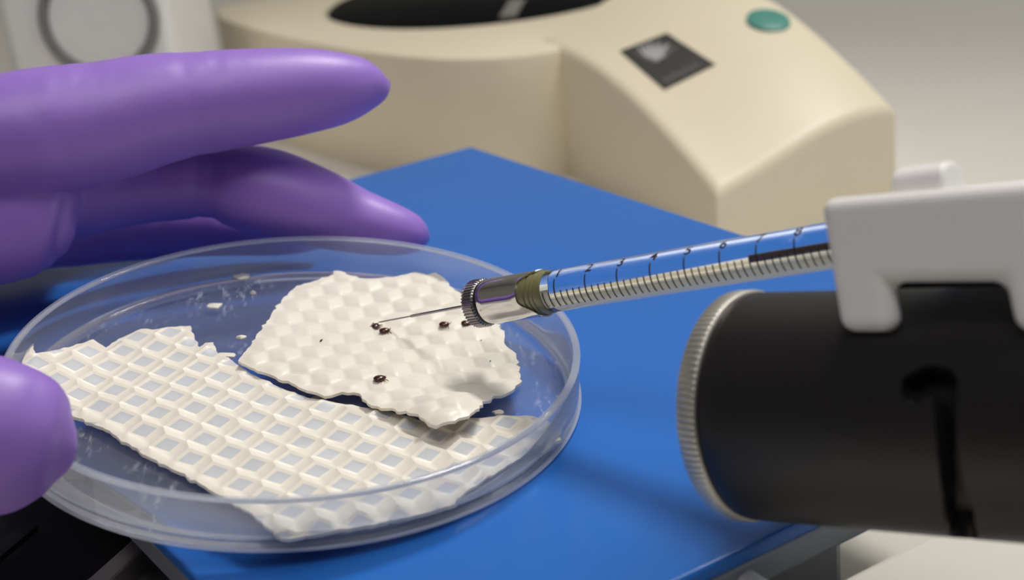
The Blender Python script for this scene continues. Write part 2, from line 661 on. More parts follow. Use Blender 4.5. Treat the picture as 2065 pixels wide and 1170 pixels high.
def decal(name, pts2d, material, parent, nu, nv, off=0.3, thick=0.25):
    """pts2d(u,v)->pixel; a thin plate laid on the foot"""
    vs, fs = [], []
    top = []
    for i in range(nu + 1):
        for j in range(nv + 1):
            x, y = pts2d(i / nu, j / nv)
            q, n = on_foot(x, y, off)
            vs.append(q); top.append((q, n))
    N = len(vs)
    for q, n in top: vs.append(q - n * thick)
    g = lambda i, j: i * (nv + 1) + j
    for i in range(nu):
        for j in range(nv):
            fs.append((g(i, j), g(i + 1, j), g(i + 1, j + 1), g(i, j + 1)))
            fs.append(tuple(N + k for k in (g(i, j), g(i, j + 1), g(i + 1, j + 1), g(i + 1, j))))
    bd = [(i, 0) for i in range(nu + 1)] + [(nu, j) for j in range(1, nv + 1)] + [(i, nv) for i in range(nu - 1, -1, -1)] + [(0, j) for j in range(nv - 1, 0, -1)]
    for k in range(len(bd)):
        a = g(*bd[k]); b = g(*bd[(k + 1) % len(bd)])
        fs.append((a, b, N + b, N + a))
    return mesh(name, vs, fs, material, parent, angle=0.6)


LQ = [(1250, 104), (1345, 68), (1443, 131), (1340, 182)]      # sticker: left, top, right, bottom corner


def lq(u, v):
    # u from left corner to bottom corner, v from left corner to top corner
    a = [LQ[0][i] * (1 - u) * (1 - v) + LQ[3][i] * u * (1 - v) + LQ[1][i] * (1 - u) * v + LQ[2][i] * u * v for i in (0, 1)]
    return a


stk = decal('logo_sticker', lq, M['sticker'], micro, 8, 8, 0.3, 0.45)
stk['label'] = 'charcoal square sticker with pale fan-shaped emblem'
# emblem: a fan of curved strokes on the left half, tapering to the middle
for k in range(7):
    f = k / 6
    def stroke(t, s, f=f):
        a = math.radians(112 + 96 * f)
        r = 0.13 + 0.42 * t
        bend = (1 - t) * 0.5
        u = 0.56 + r * math.cos(a + bend) * 0.95
        v = 0.44 + r * math.sin(a + bend) * 0.85
        wd = (0.020 + 0.022 * math.sin(PI * min(1, t * 1.1))) * (s - 0.5) * 2
        return lq(min(.95, max(.05, u - wd * math.sin(a))), min(.95, max(.05, v + wd * math.cos(a))))
    decal('emblem_stroke', stroke, M['emblem'] if k in (1, 2, 3, 4, 5) else M['emblem_dim'], stk, 6, 1, 0.42, 0.1)
# one line of small unreadable lettering along the lower right border
wds = [0.5, 1, 0.7, 1, 0.6, 0.9, 0.9, 0.5, 0.8, 1, 0.7]
v0 = 0.12
for k, wv in enumerate(wds):
    dv = 0.055 * wv
    def bar(t, s, v0=v0, dv=dv, k=k):
        return lq(0.80 + 0.085 * t + 0.01 * (k % 3), v0 + dv * s)
    decal('letter', bar, M['emblem_dim'], stk, 2, 1, 0.40, 0.08)
    v0 += dv + 0.022
# teal oval button
vs, fs = [], []
cq, cn = on_foot(1549, 43, 0.2)
uq = (on_foot(1588, 58, 0.2)[0] - on_foot(1512, 28, 0.2)[0]) * 0.5
vq = cn.cross(uq.normalized())
bl = (on_foot(1557, 24, 0.2)[0] - on_foot(1542, 62, 0.2)[0]).length * 0.5
vs = [cq + cn * 1.0]
for rr, hh in ((0.85, 0.9), (0.97, 0.55), (1.0, -0.6)):
    for k in range(40):
        a = 2 * PI * k / 40
        vs.append(cq + (uq * math.cos(a) + vq * bl * math.sin(a)) * rr + cn * hh)
for k in range(40):
    k2 = (k + 1) % 40
    fs.append((0, 1 + k, 1 + k2))
    for r in (0, 1):
        fs.append((1 + r * 40 + k, 1 + (r + 1) * 40 + k, 1 + (r + 1) * 40 + k2, 1 + r * 40 + k2))
fs.append(tuple(range(81, 121)))
o = mesh('button', vs, fs, M['green'], micro, angle=0.8)
o['label'] = 'teal green oval button'

# ------------------------------------------------------------------ white device with round port, back left
DD = 520.0
bl_ = at_depth(22, 150, DD); br_ = at_depth(362, 150, DD)
dx = Vector((br_.x - bl_.x, br_.y - bl_.y, 0)); dw = dx.length; dx.normalize()
dn = Vector((dx.y, -dx.x, 0))            # faces the camera
if dn.dot(CAM - bl_) < 0: dn = -dn
dev = thing('white_device', 'white boxy instrument with grey-ringed round port behind the purple hand', 'instrument', (bl_.x + dx.x * dw / 2, bl_.y + dx.y * dw / 2, BZ))
c = Vector((bl_.x, bl_.y, 0)) + dx * dw / 2 - dn * 35
o = mesh('casing', *obox(Vector((c.x, c.y, (BZ + 62) / 2)), dx * dw / 2, dn * 35, Vector((0, 0, (62 - BZ) / 2))), M['whitebox'], dev, smooth=False)
bevel(o, 4, 4)
rc = at_plane(200, 38, bl_, dn)
R1 = 122 * depth_of(rc) / FPX
rup = Vector((0, 0, 1))
vs, fs = lathe([(R1 * 0.84, 0.02), (R1 * 0.84, 2.0), (R1 * 0.9, 2.6), (R1 * 0.96, 2.4), (R1, 1.2), (R1, 0.02)], rc, dn, 72, closed=True)
mesh('port_ring', vs, fs, M['greyring'], dev, angle=0.8)
vs, fs = lathe([(0, 0.9), (R1 * 0.82, 0.9), (R1 * 0.835, 0.5), (R1 * 0.835, 0.02), (0, 0.02)], rc, dn, 72)
mesh('port_cover', vs, fs, M['whitebox'], dev, angle=0.8)
q = at_depth(-14, 190, DD + 5)
o = mesh('power_brick', *obox(Vector((q.x - 12, q.y, (BZ - 6) / 2)), dx * 17, dn * 14, Vector((0, 0, (-6 - BZ) / 2 + 0))), M['black'], smooth=False)
bevel(o, 2, 2)
tag(o, 'small black box at the left edge beside the white instrument', 'box')

# ------------------------------------------------------------------ dark casting below the platform, front left
BT = -16.0


def zpoly(pts, z): return [at_z(x, y, z) for x, y in pts]


cast = thing('dark_instrument', 'black instrument body with a taupe rail below the dish, lower left', 'instrument', tuple(at_z(150, 1150, BZ)))
q = zpoly([(-330, 820), (40, 850), (296, 1082), (60, 1290), (-700, 1500)], BT)
q = [Vector((p.x, p.y, BZ)) for p in q]
o = mesh('body', *prism(q, Vector((0, 0, BT - BZ))), M['black'], cast, smooth=False)
bevel(o, 1, 2)
q = zpoly([(292, 1080), (322, 1090), (214, 1190), (120, 1290), (50, 1290), (184, 1176)], BT)
q = [Vector((p.x, p.y, BZ)) for p in q]
o = mesh('rail', *prism(q, Vector((0, 0, BT + 1.2 - BZ))), M['trim'], cast, smooth=False)
bevel(o, 0.5, 2)
q = zpoly([(324, 1090), (345, 1082), (470, 1150), (560, 1400), (130, 1290), (216, 1190)], BT - 3)
q = [Vector((p.x, p.y, BZ)) for p in q]
o = mesh('side_panel', *prism(q, Vector((0, 0, BT - 3 - BZ))), M['panel'], cast, smooth=False)
bevel(o, 0.5, 2)
q = zpoly([(-20, 1105), (50, 1050), (75, 1060), (-20, 1140)], BT + 1)
q = [Vector((p.x, p.y, BT)) for p in q]
o = mesh('strip', *prism(q, Vector((0, 0, 1))), M['black'], cast, smooth=False)

# white cover beside the platform, lower right, with a pale rod lying on it
ev = (PT[2] - PT[1]).normalized()
en = Vector((-ev.y, ev.x, 0))
if en.dot(PT[0] - PT[1]) > 0: en = -en
CZT = -8.0
cc = PT[1] + ev * 50 + en * 44
o = mesh('white_cover', *obox(Vector((cc.x, cc.y, (CZT + BZ) / 2)), ev * 92, en * 40, Vector((0, 0, (CZT - BZ) / 2))), M['cover'], smooth=False)
bevel(o, 1.5, 3)
tag(o, 'cream-white flat instrument cover beside the blue platform, under the black tube', 'cover')
q0 = at_z(1478, 1163, CZT + 2.2); q1 = at_z(1560, 1215, CZT + 2.2)
ax = Vector((q1.x - q0.x, q1.y - q0.y, 0)).normalized()
vs, fs = lathe([(0, 0), (1.7, 0), (2.1, 0.5), (2.1, 22), (1.7, 22.5), (0, 22.5)], Vector((q0.x, q0.y, CZT + 2.12)), ax, 24)
o = mesh('pale_rod', vs, fs, M['whitebox'], angle=0.7)
tag(o, 'short pale round rod at the bottom edge, lying on the cream-white cover', 'rod')

# ------------------------------------------------------------------ petri dish
DN = Vector((0.105057798, -0.0692869564, 1)).normalized()
DX = Vector((0, 1, 0)).cross(DN).normalized()
DY = DN.cross(DX)
DC = Vector((-34.902, 225.134, 13.767 + 0.25))  # rim centre
DH, DR = 8.21, 45.0
FT = 1.1                                  # floor thickness
FLOOR = -DH + FT                          # inner floor, measured from the rim plane along DN


def dloc(x, y, h):                        # h = height over the inner floor
    return DC + DX * x + DY * y + DN * (FLOOR + h)


def dplan(px, py, h):
    q = at_plane(px, py, DC + DN * (FLOOR + h), DN) - DC
    return q.dot(DX), q.dot(DY)


dish = thing('petri_dish', 'shallow clear plastic petri dish holding wax sheets, tilted by the gloved hand', 'dish', tuple(DC - DN * DH))
wt = 1.15
prof_wall = [(DR - wt, FLOOR + 0.9), (DR - wt, -0.55), (DR - 0.02, -0.55), (DR, -DH + 0.62), (DR - wt - 1.0, -DH + 0.62), (DR - wt - 1.0, FLOOR), (DR - wt - 0.45, FLOOR + 0.2)]
vs, fs = lathe(prof_wall, DC, DN, 160, hint=DX, closed=True)
mesh('side_wall', vs, fs, M['dish'], dish, angle=0.7)
vs, fs = lathe([(DR + 0.1, -DH + 0.60), (DR + 0.42, -DH + 0.45), (DR + 0.35, -DH + 0.15), (DR - 0.3, -DH), (DR - wt - 1.0, -DH), (DR - wt - 1.0, -DH + 0.60)], DC, DN, 160, hint=DX, closed=True)
mesh('base_edge', vs, fs, M['dish_edge'], dish, angle=0.9)
prof_rim = [(DR - wt, -0.54), (DR - wt, -0.12), (DR - wt + 0.2, 0), (DR - 0.2, 0), (DR, -0.15), (DR, -0.54)]
vs, fs = lathe(prof_rim, DC, DN, 160, hint=DX, closed=True)
o = mesh('rim', vs, fs, M['dish_rim'], dish, angle=0.9)
rf = DR - wt - 1.0
vs, fs = lathe([(0, FLOOR), (41.2, FLOOR), (41.5, FLOOR + 0.28), (41.9, FLOOR + 0.28), (42.2, FLOOR), (rf - 0.02, FLOOR), (rf - 0.02, -DH), (42.6, -DH), (42.3, -DH - 0.25), (41.7, -DH - 0.25), (41.4, -DH), (0, -DH)], DC, DN, 160, hint=DX)
mesh('dish_floor', vs, fs, M['dish_floor'], dish, angle=0.7)

# ------------------------------------------------------------------ wax sheets
EDGE = 5.5 / math.sqrt(3)


def jag(poly, amp, step=0.9, seed=0):
    out = []
    n = len(poly)
    for i in range(n):
        a = Vector(poly[i]); b = Vector(poly[(i + 1) % n])
        L = (b - a).length
        k = max(1, int(L / step))
        nr = Vector((-(b - a).y, (b - a).x)).normalized()
        for j in range(k):
            p = a.lerp(b, j / k)
            d = noise.noise(Vector((p.x * 0.9, p.y * 0.9, seed))) + 0.6 * noise.noise(Vector((p.x * 2.3, p.y * 2.3, seed + 5)))
            out.append(p + nr * (d * amp if j else d * amp * 0.4))
    return out


def wax_sheet(name, outline_px, warp, ang, edge, phase_px, sign, h, ridge, thick, seed, shade_facets, amp=0.35, sub=6):
    # outline in dish plan, refined for the sheet's height where it lifts off the floor
    poly = []
    for x, y in outline_px:
        hh = 1.2
        for _ in range(12):
            p = dplan(x, y, hh)
            hh = 0.5 * hh + 0.5 * (warp(*p) + thick)
        poly.append(Vector(p))
    poly = jag(poly, amp, 0.8, seed)
    cxy = Vector(dplan(phase_px[0], phase_px[1], 1.5))
    # triangular lattice with three vertex classes: -1 cell floor A, 0 wall foot V, +1 wall top B
    dir_ = lambda d: Vector((math.cos(math.radians(d)), math.sin(math.radians(d))))
    A0 = cxy + dir_(ang - 90) * (0.5 * edge)
    b1 = dir_(ang + 30 - 60 + 0) * edge          # towards a V neighbour
    a1 = dir_(ang - 30) * edge                    # lattice basis (60 deg apart)
    a2 = dir_(ang + 30) * edge
    xs = [p.x for p in poly]; ys = [p.y for p in poly]
    bb = (min(xs) - edge, max(xs) + edge, min(ys) - edge, max(ys) + edge)

    def cls(i, j):
        return (i - j) % 3           # 0 -> A, 1 -> B, 2 -> V

    def inside(p):
        c = False
        n = len(poly)
        x, y = p
        for k in range(n):
            a = poly[k]; b = poly[k - 1]
            if (a.y > y) != (b.y > y) and x < (b.x - a.x) * (y - a.y) / (b.y - a.y) + a.x: c = not c
        return c

    det = a1.x * a2.y - a1.y * a2.x

    def height(x, y):
        q = Vector((x, y)) - A0
        i = (q.x * a2.y - q.y * a2.x) / det
        j = (a1.x * q.y - a1.y * q.x) / det
        fi, fj = math.floor(i), math.floor(j)
        u, v = i - fi, j - fj
        if u + v <= 1: tri = ((fi, fj, 1 - u - v), (fi + 1, fj, u), (fi, fj + 1, v))
        else: tri = ((fi + 1, fj + 1, u + v - 1), (fi + 1, fj, 1 - v), (fi, fj + 1, 1 - u))
        wA = wB = wV = 0
        cen = Vector((0, 0))
        for a, b, w in tri:
            k = cls(a, b)
            if k == 0: wA += w
            elif k == 1: wB += w
            else: wV += w
            cen += (a1 * a + a2 * b) / 3
        z = h * (wB - wA)
        dA = wA * edge * 0.866
        z += ridge * math.exp(-(dA / 0.42) ** 2)
        nz = noise.noise(Vector((x * 0.16, y * 0.16, seed + 2))) * 0.45 + noise.noise(Vector((x * 0.6, y * 0.6, seed))) * 0.10
        # facet whose short diagonal faces the viewer: its shade is painted in grey-blue wax
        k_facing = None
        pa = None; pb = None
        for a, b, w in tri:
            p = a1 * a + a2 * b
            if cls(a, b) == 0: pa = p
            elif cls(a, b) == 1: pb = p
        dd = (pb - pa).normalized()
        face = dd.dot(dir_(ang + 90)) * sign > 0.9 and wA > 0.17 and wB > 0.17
        return sign * z, nz, face, min(wA, wB, wV), dA

    # points: subdivided lattice inside the outline + the outline itself as a constraint
    pts = [p.copy() for p in poly]
    n0 = len(pts)
    edges = [(k, (k + 1) % n0) for k in range(n0)]
    st = edge / sub
    imax = int((bb[1] - bb[0] + bb[3] - bb[2]) / edge * sub) + 10
    base = A0
    g1, g2 = a1 / sub, a2 / sub
    ci = Vector(((bb[0] + bb[1]) / 2, (bb[2] + bb[3]) / 2)) - base
    i0 = int((ci.x * g2.y - ci.y * g2.x) / (g1.x * g2.y - g1.y * g2.x))
    j0 = int((g1.x * ci.y - g1.y * ci.x) / (g1.x * g2.y - g1.y * g2.x))
    # polygon edge cells for the distance test
    for i in range(i0 - imax, i0 + imax):
        for j in range(j0 - imax, j0 + imax):
            p = base + g1 * i + g2 * j
            if p.x < bb[0] or p.x > bb[1] or p.y < bb[2] or p.y > bb[3]: continue
            if inside(p): pts.append(p)
    r = delaunay_2d_cdt(pts, edges, [tuple(range(n0))], 1, 1e-4)
    V2, F2 = r[0], r[2]
    import numpy as np
    pa_ = np.array([tuple(p) for p in poly]); pb_ = np.roll(pa_, -1, axis=0); ab = pb_ - pa_
    l2 = (ab ** 2).sum(1) + 1e-9
    crush = []
    for p in V2:
        d_ = np.array((p.x, p.y)) - pa_
        t_ = np.clip((d_ * ab).sum(1) / l2, 0, 1)
        dm = math.sqrt((((d_ - ab * t_[:, None]) ** 2).sum(1)).min())
        k_ = min(1.0, dm / 1.8)
        crush.append(0.25 + 0.75 * k_ * k_ * (3 - 2 * k_))
    vs, fm = [], []
    N = len(V2)
    info = []
    for p, ck in zip(V2, crush):
        z, nz, face, wmin, dA = height(p.x, p.y)
        zz = warp(p.x, p.y) + z * ck - 0.25 * (1 - ck) + nz * 0.35
        info.append(zz)
        vs.append(dloc(p.x, p.y, max(zz, 0.08) + thick))
    for p, zz in zip(V2, info):
        vs.append(dloc(p.x, p.y, max(zz, 0.08)))
    fs = []
    from collections import Counter
    ec = Counter()
    for f in F2:
        fs.append(tuple(f))
        fs.append(tuple(N + k for k in reversed(f)))
        c = sum((V2[k] for k in f), Vector((0, 0))) / 3
        z, nz, face, wmin, dA = height(c.x, c.y)
        thin = 1 if (shade_facets and face) else 0  # viewer-facing facets take the wax with painted shade
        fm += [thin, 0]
        for k in range(3):
            ec[frozenset((f[k], f[(k + 1) % 3]))] += 1
    for f in F2:
        for k in range(3):
            a, b = f[k], f[(k + 1) % 3]
            if ec[frozenset((a, b))] == 1:
                fs.append((a, b, N + b, N + a)); fm.append(0)
    o = mesh(name, vs, fs, None, None, mats=[M['wax'], M['wax_shaded']], fmat=fm, angle=0.9)
    print(name, 'tris', len(fs))
    return o, vs, fs


LOW = [(42, 742), (48, 704), (64, 690), (72, 712), (95, 706), (120, 702), (165, 690), (188, 682), (197, 688), (212, 697), (240, 680), (285, 662), (330, 660), (365, 655), (384, 655), (392, 675), (402, 698), (414, 690), (430, 688), (437, 708), (470, 727), (500, 748), (560, 777), (620, 800), (655, 806), (720, 816), (800, 831), (860, 851), (905, 846), (960, 840), (1030, 836), (1060, 836), (1100, 845), (1122, 860), (1132, 885), (1115, 893), (1070, 918), (1017, 947), (944, 990), (896, 1020), (850, 1032), (784, 1044), (687, 1063), (610, 1080), (580, 1084), (557, 1078), (542, 1063), (484, 1019), (420, 985), (363, 952), (345, 944), (300, 920), (240, 882), (200, 858), (150, 838), (120, 818), (85, 790), (55, 765)]
UPP = [(480, 725), (500, 700), (518, 672), (536, 650), (560, 612), (598, 574), (640, 562), (662, 556), (672, 544), (695, 548), (725, 558), (760, 560), (800, 556), (838, 546), (862, 552), (880, 546), (897, 560), (905, 575), (930, 590), (960, 612), (990, 640), (1008, 652), (1018, 676), (1018, 690), (1030, 702), (1046, 728), (1052, 766), (1032, 786), (992, 800), (962, 824), (945, 836), (905, 848), (880, 858), (864, 853), (856, 842), (842, 834), (790, 821), (742, 812), (729, 803), (725, 792), (690, 788), (655, 797), (612, 781), (555, 757), (512, 741)]


def warp_low(x, y):
    z = 0.75
    z += 2.4 * max(0, min(1, (-30 - x) / 12)) ** 1.5
    z += 0.5 * math.sin(x * 0.11 + 1) * math.sin(y * 0.13)
    return max(z, 0.5)


LIP = Vector(dplan(905, 838, 3.5))


def warp_upp(x, y):
    z = 1.5
    d = (Vector((x, y)) - LIP).length
    z += 3.6 * math.exp(-(d / 8.0) ** 2)
    z += 0.7 * max(0, (y - 18) / 16)
    z += 0.5 * math.sin(x * 0.16) * math.cos(y * 0.14)
    z += 0.9 * math.exp(-((x + 6) / 9) ** 2 - ((y - 6) / 10) ** 2)
    return max(z, 0.8)


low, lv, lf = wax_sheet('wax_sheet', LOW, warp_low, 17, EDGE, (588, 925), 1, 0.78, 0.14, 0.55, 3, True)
tag(low, 'large beeswax foundation sheet with embossed cells across the front of the dish', 'wax sheet')
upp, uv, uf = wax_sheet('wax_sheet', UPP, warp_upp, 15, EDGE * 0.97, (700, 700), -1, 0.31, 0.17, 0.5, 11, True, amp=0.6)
tag(upp, 'ragged beeswax foundation piece at the back of the dish, under the needle', 'wax sheet')
upp_bvh = BVHTree.FromPolygons([tuple(v) for v in uv], uf)


def on_wax(px, py, bvh=upp_bvh):
    r = ray(px, py).normalized()
    loc, nor, i, d = bvh.ray_cast(CAM, r)
    if loc is None:
        loc = dloc(*dplan(px, py, 2.5), 2.5); nor = DN.copy()
    if nor.dot(r) > 0: nor = -nor
    return loc, nor


# crumbs of wax on the dish floor
crumbs = [((490, 557), 1.9, 'beeswax crumb at the back of the dish floor, left of the ragged piece'),
          ((432, 616), 1.5, 'thin beeswax flake on the dish floor above the large sheet'),
          ((1006, 831), 1.0, 'white beeswax flake between the two sheets near the right dish wall'),
          ((455, 716), 1.5, 'curled beeswax sliver where the two sheets meet on the left'),
          ((488, 680), 0.9, 'tiny beeswax crumb beside the left edge of the ragged piece'),
          ((640, 803), 1.3, 'beeswax crumb in the gap below the ragged piece'),
          ((510, 590), 0.6, 'smallest beeswax crumb on the dark back floor of the dish')]
for k, ((x, y), sz, lab) in enumerate(crumbs):
    x0, y0 = dplan(x, y, 0.3)
    n = 11
    top, bot = [], []
    for i in range(n):
        a = 2 * PI * i / n
        rr = sz * (0.75 + 0.45 * noise.noise(Vector((math.cos(a) * 1.7, math.sin(a) * 1.7, k * 3.1))))
        px_, py_ = x0 + rr * math.cos(a) * 1.25, y0 + rr * math.sin(a) * 0.8
        top.append(dloc(px_, py_, 0.35 + 0.2 * noise.noise(Vector((a, k, 0)))))
        bot.append(dloc(px_, py_, 0.04))
    vs = top + bot + [dloc(x0, y0, 0.75), dloc(x0, y0, 0.04)]
    fs = []
    for i in range(n):
        j = (i + 1) % n
        fs += [(i, j, 2 * n), (n + j, n + i, 2 * n + 1), (i, n + i, n + j, j)]
    o = mesh('wax_crumb', vs, fs, M['wax'], angle=0.8)
    tag(o, lab, 'crumb', 'beeswax crumbs in the dish')

# ------------------------------------------------------------------ mites
mites = [((758, 660), 75, 0.88, 'dark brown mite touched by the needle tip'),
         ((776, 670), 5, 1.0, 'dark brown mite just below the needle tip'),
         ((896, 657), -14, 0.95, 'dark brown mite on the wax left of the syringe nut'),
         ((940, 655), -16, 0.95, 'brown mite right against the knurled syringe nut'),
         ((766, 767), 14, 1.1, 'paler brown mite alone near the front edge of the ragged wax piece')]
for (x, y), rot, sc, lab in mites:
    p, n = on_wax(x, y)
    n = (n * 0.5 + DN).normalized()
    a = math.radians(rot)
    u = (DX * math.cos(a) + DY * math.sin(a)); u = (u - n * u.dot(n)).normalized(); v = n.cross(u)
    L, Wd, Hh = 0.95 * sc, 0.70 * sc, 0.42 * sc
    cc = p + n * (Hh * 0.62 + 0.04)
    root = thing('mite', lab, 'mite', tuple(p), 'mites on the wax')
    vs, fs = [], []
    NU, NV = 18, 10
    for i in range(NV + 1):
        th = PI * i / NV
        for j in range(NU):
            ph = 2 * PI * j / NU
            cxx = math.sin(th) * math.cos(ph); cyy = math.sin(th) * math.sin(ph); czz = math.cos(th)
            taper = 1 - 0.22 * cxx
            zz = czz * Hh if czz > 0 else czz * Hh * 0.55
            vs.append(cc + u * (cxx * L) + v * (cyy * Wd * taper) + n * zz)
    for i in range(NV):
        for j in range(NU):
            j2 = (j + 1) % NU
            fs.append((i * NU + j, i * NU + j2, (i + 1) * NU + j2, (i + 1) * NU + j))
    mesh('body', vs, fs, M['mite'], root)
    for sd in (-1, 1):
        for k in range(4):
            b0 = cc + u * (L * (0.85 - 0.36 * k)) + v * (sd * Wd * 0.62) - n * (Hh * 0.3)
            b1 = b0 + u * (0.22 - 0.13 * k) + v * (sd * 0.42) + n * 0.05
            b2 = b1 + u * (0.10 - 0.05 * k) + v * (sd * 0.16) - n * (Hh * 0.30)
            parts = []
            for s0, s1, r0, r1 in ((b0, b1, 0.075, 0.06), (b1, b2, 0.06, 0.03)):
                d = (s1 - s0)
                parts.append(lathe([(0, 0), (r0, 0), (r1, d.length), (0, d.length)], s0, d, 6))
            mesh('leg', *merge(*parts), M['mite_leg'], root)
for k, ((x, y), sz, lab) in enumerate((((648, 688), 0.22, 'tiny dark speck on the left half of the ragged wax piece'), ((970, 687), 0.13, 'minute dark grain on the wax below the syringe nut'), ((989, 729), 0.13, 'minute dark grain near the right edge of the ragged wax piece'))):
    p, n = on_wax(x, y)
    u = (DX * 0.5 + DY * 0.85); u = (u - n * u.dot(n)).normalized()
    vs, fs = lathe([(0, -sz * 1.9), (sz * 0.6, -sz), (sz * 0.7, 0.3 * sz), (sz * 0.4, sz * 1.3), (0, sz * 1.8)], p + n * sz * 0.6, u, 8)
    o = mesh('speck', vs, fs, M['speck'])
    tag(o, lab, 'speck')

# ------------------------------------------------------------------ syringe
SL = at_depth(1100, 590, 235.6)
SR = at_depth(1660, 498, 204.3)
SA = (SR - SL).normalized()
TOC = -(CZ - SA * CZ.dot(SA)).normalized()       # perpendicular to the axis, towards the viewer
UPV = SA.cross(TOC)
if UPV.dot(CY) > 0: UPV = -UPV


def s_at(px):                                     # axis position (mm from SL) whose image has this x
    lo, hi = -60.0, 140.0
    for _ in range(60):
        mid = (lo + hi) / 2
        if pix(SL + SA * mid)[0] < px: lo = mid
        else: hi = mid
    return lo


BR = 3.2
HUBR = 3.62
s_nut0, s_nut1, s_hub0, s_hub1, s_seal = s_at(960), s_at(983), s_at(989), s_at(1096), s_at(1114)
SE = s_at(1900)
print('syringe marks', s_nut0, s_nut1, s_hub0, s_hub1, s_seal, 'spacing', (s_at(1596 + 27) - s_at(1117 + 27)) / 7)
syr = thing('syringe', 'glass microlitre syringe with chrome hub, its needle pointing at the mites', 'syringe', tuple(SL))


def sp(s, r, phi):                                # phi: 0 towards viewer, + up
    return SL + SA * s + (TOC * math.cos(phi) + UPV * math.sin(phi)) * r


# glass barrel
vs, fs = lathe([(0, s_seal + 0.03), (BR - 0.1, s_seal + 0.03), (BR, s_seal + 0.15), (BR, SE - 0.3), (BR - 0.3, SE), (0, SE)], SL, SA, 96, hint=TOC)
o = mesh('barrel', vs, fs, M['glass'], syr, angle=0.7)
o['label'] = 'clear glass barrel'
# plunger rod in the bore
sp0 = s_at(1522)
vs, fs = lathe([(0, sp0), (0.30, sp0), (0.34, sp0 + 0.15), (0.34, SE - 1), (0, SE - 1)], SL, SA, 20, hint=TOC)
mesh('plunger_rod', vs, fs, M['plunger'], syr, angle=0.7)
vs, fs = lathe([(0, SE + 0.05), (0.6, SE + 0.05), (0.6, SE + 52), (1.9, SE + 52.2), (2.2, SE + 52.8), (2.2, SE + 54.6), (1.9, SE + 55), (0, SE + 55)], SL, SA, 32, hint=TOC)
mesh('plunger_cap', vs, fs, M['nut'], syr, angle=0.7)


def arc_band(s, wd, r, a0, a1, n=14):
    vs, fs = [], []
    for i in range(n + 1):
        ph = a0 + (a1 - a0) * i / n
        for ss, rr in ((s - wd / 2, r), (s + wd / 2, r), (s + wd / 2, r + 0.03), (s - wd / 2, r + 0.03)):
            vs.append(sp(ss, rr, ph))
    for i in range(n):
        a = i * 4; b = a + 4
        for k in range(4):
            k2 = (k + 1) % 4
            fs.append((a + k, a + k2, b + k2, b + k))
    fs += [(0, 1, 2, 3), tuple(n * 4 + k for k in (3, 2, 1, 0))]
    return vs, fs


majors = [1117, 1177, 1238, 1303, 1370, 1441, 1517, 1596]
smaj = [s_at(x + 27 * (1 + (x - 1117) * 0.00027)) for x in majors]
step = (smaj[-1] - smaj[0]) / 7
rad = math.radians
for k in range(-2, 48):
    s = smaj[0] + step * k / 5
    if s < s_seal + 0.4: continue
    mj = k % 5 == 0
    top = 34 if mj else 1
    vs, fs = arc_band(s, 0.24 if mj else 0.21, BR + 0.01, rad(-47), rad(top))
    mesh('graduation_mark', vs, fs, M['ink'], syr)
# numerals, set on the upper side of the barrel
for k in range(9):
    cu = bpy.data.curves.new('num', 'FONT')
    cu.body = str(k + 1)
    cu.size = 2.5
    cu.offset = 0.05
    cu.align_x = 'LEFT'
    to = bpy.data.objects.new('num', cu)
    COL.objects.link(to)
    dg = bpy.context.evaluated_depsgraph_get()
    dg.update()
    me = bpy.data.meshes.new_from_object(to.evaluated_get(dg))
    bm = bmesh.new(); bm.from_mesh(me)
    bmesh.ops.subdivide_edges(bm, edges=bm.edges, cuts=2, use_grid_fill=True)
    bmesh.ops.triangulate(bm, faces=bm.faces)
    s0 = smaj[0] + step * k
    vs = []
    for v in bm.verts:
        ph = rad(40) + v.co.y / BR
        vs.append(sp(s0 - 0.3 + v.co.x, BR + 0.03, ph))
    fs = [tuple(v.index for v in f.verts) for f in bm.faces]
    bm.free()
    bpy.data.objects.remove(to); bpy.data.curves.remove(cu); bpy.data.meshes.remove(me)
    mesh('numeral', vs, fs, M['ink'], syr, smooth=False)

# olive resin seal between hub and barrel
vs, fs = lathe([(0, s_hub0 + 4), (HUBR - 0.16, s_hub0 + 4), (HUBR - 0.16, s_seal - 3.2), (HUBR - 0.34, s_seal - 3.1), (HUBR - 0.34, s_seal - 2.9), (HUBR - 0.18, s_seal - 2.8), (HUBR - 0.18, s_seal - 2.3), (HUBR - 0.36, s_seal - 2.2), (HUBR - 0.36, s_seal - 2.0), (HUBR - 0.22, s_seal - 1.9), (HUBR - 0.22, s_seal - 1.5), (HUBR - 0.38, s_seal - 1.4), (HUBR - 0.38, s_seal - 1.2), (HUBR - 0.28, s_seal - 1.1), (HUBR - 0.30, s_seal - 0.2), (HUBR - 0.4, s_seal), (0, s_seal)], SL, SA, 72, hint=TOC)
mesh('seal', vs, fs, M['seal'], syr, angle=0.7)
# chrome hub with a scalloped window towards the viewer
vs, fs = [], []
NP = 96
rows = 14


def hub_end(ph):
    d = (ph - rad(12) + PI) % (2 * PI) - PI
    wv = rad(42)
    dep = (s_hub1 - s_at(1070)) * (1 / (1 + (abs(d) / wv) ** 6))
    return s_hub1 - dep


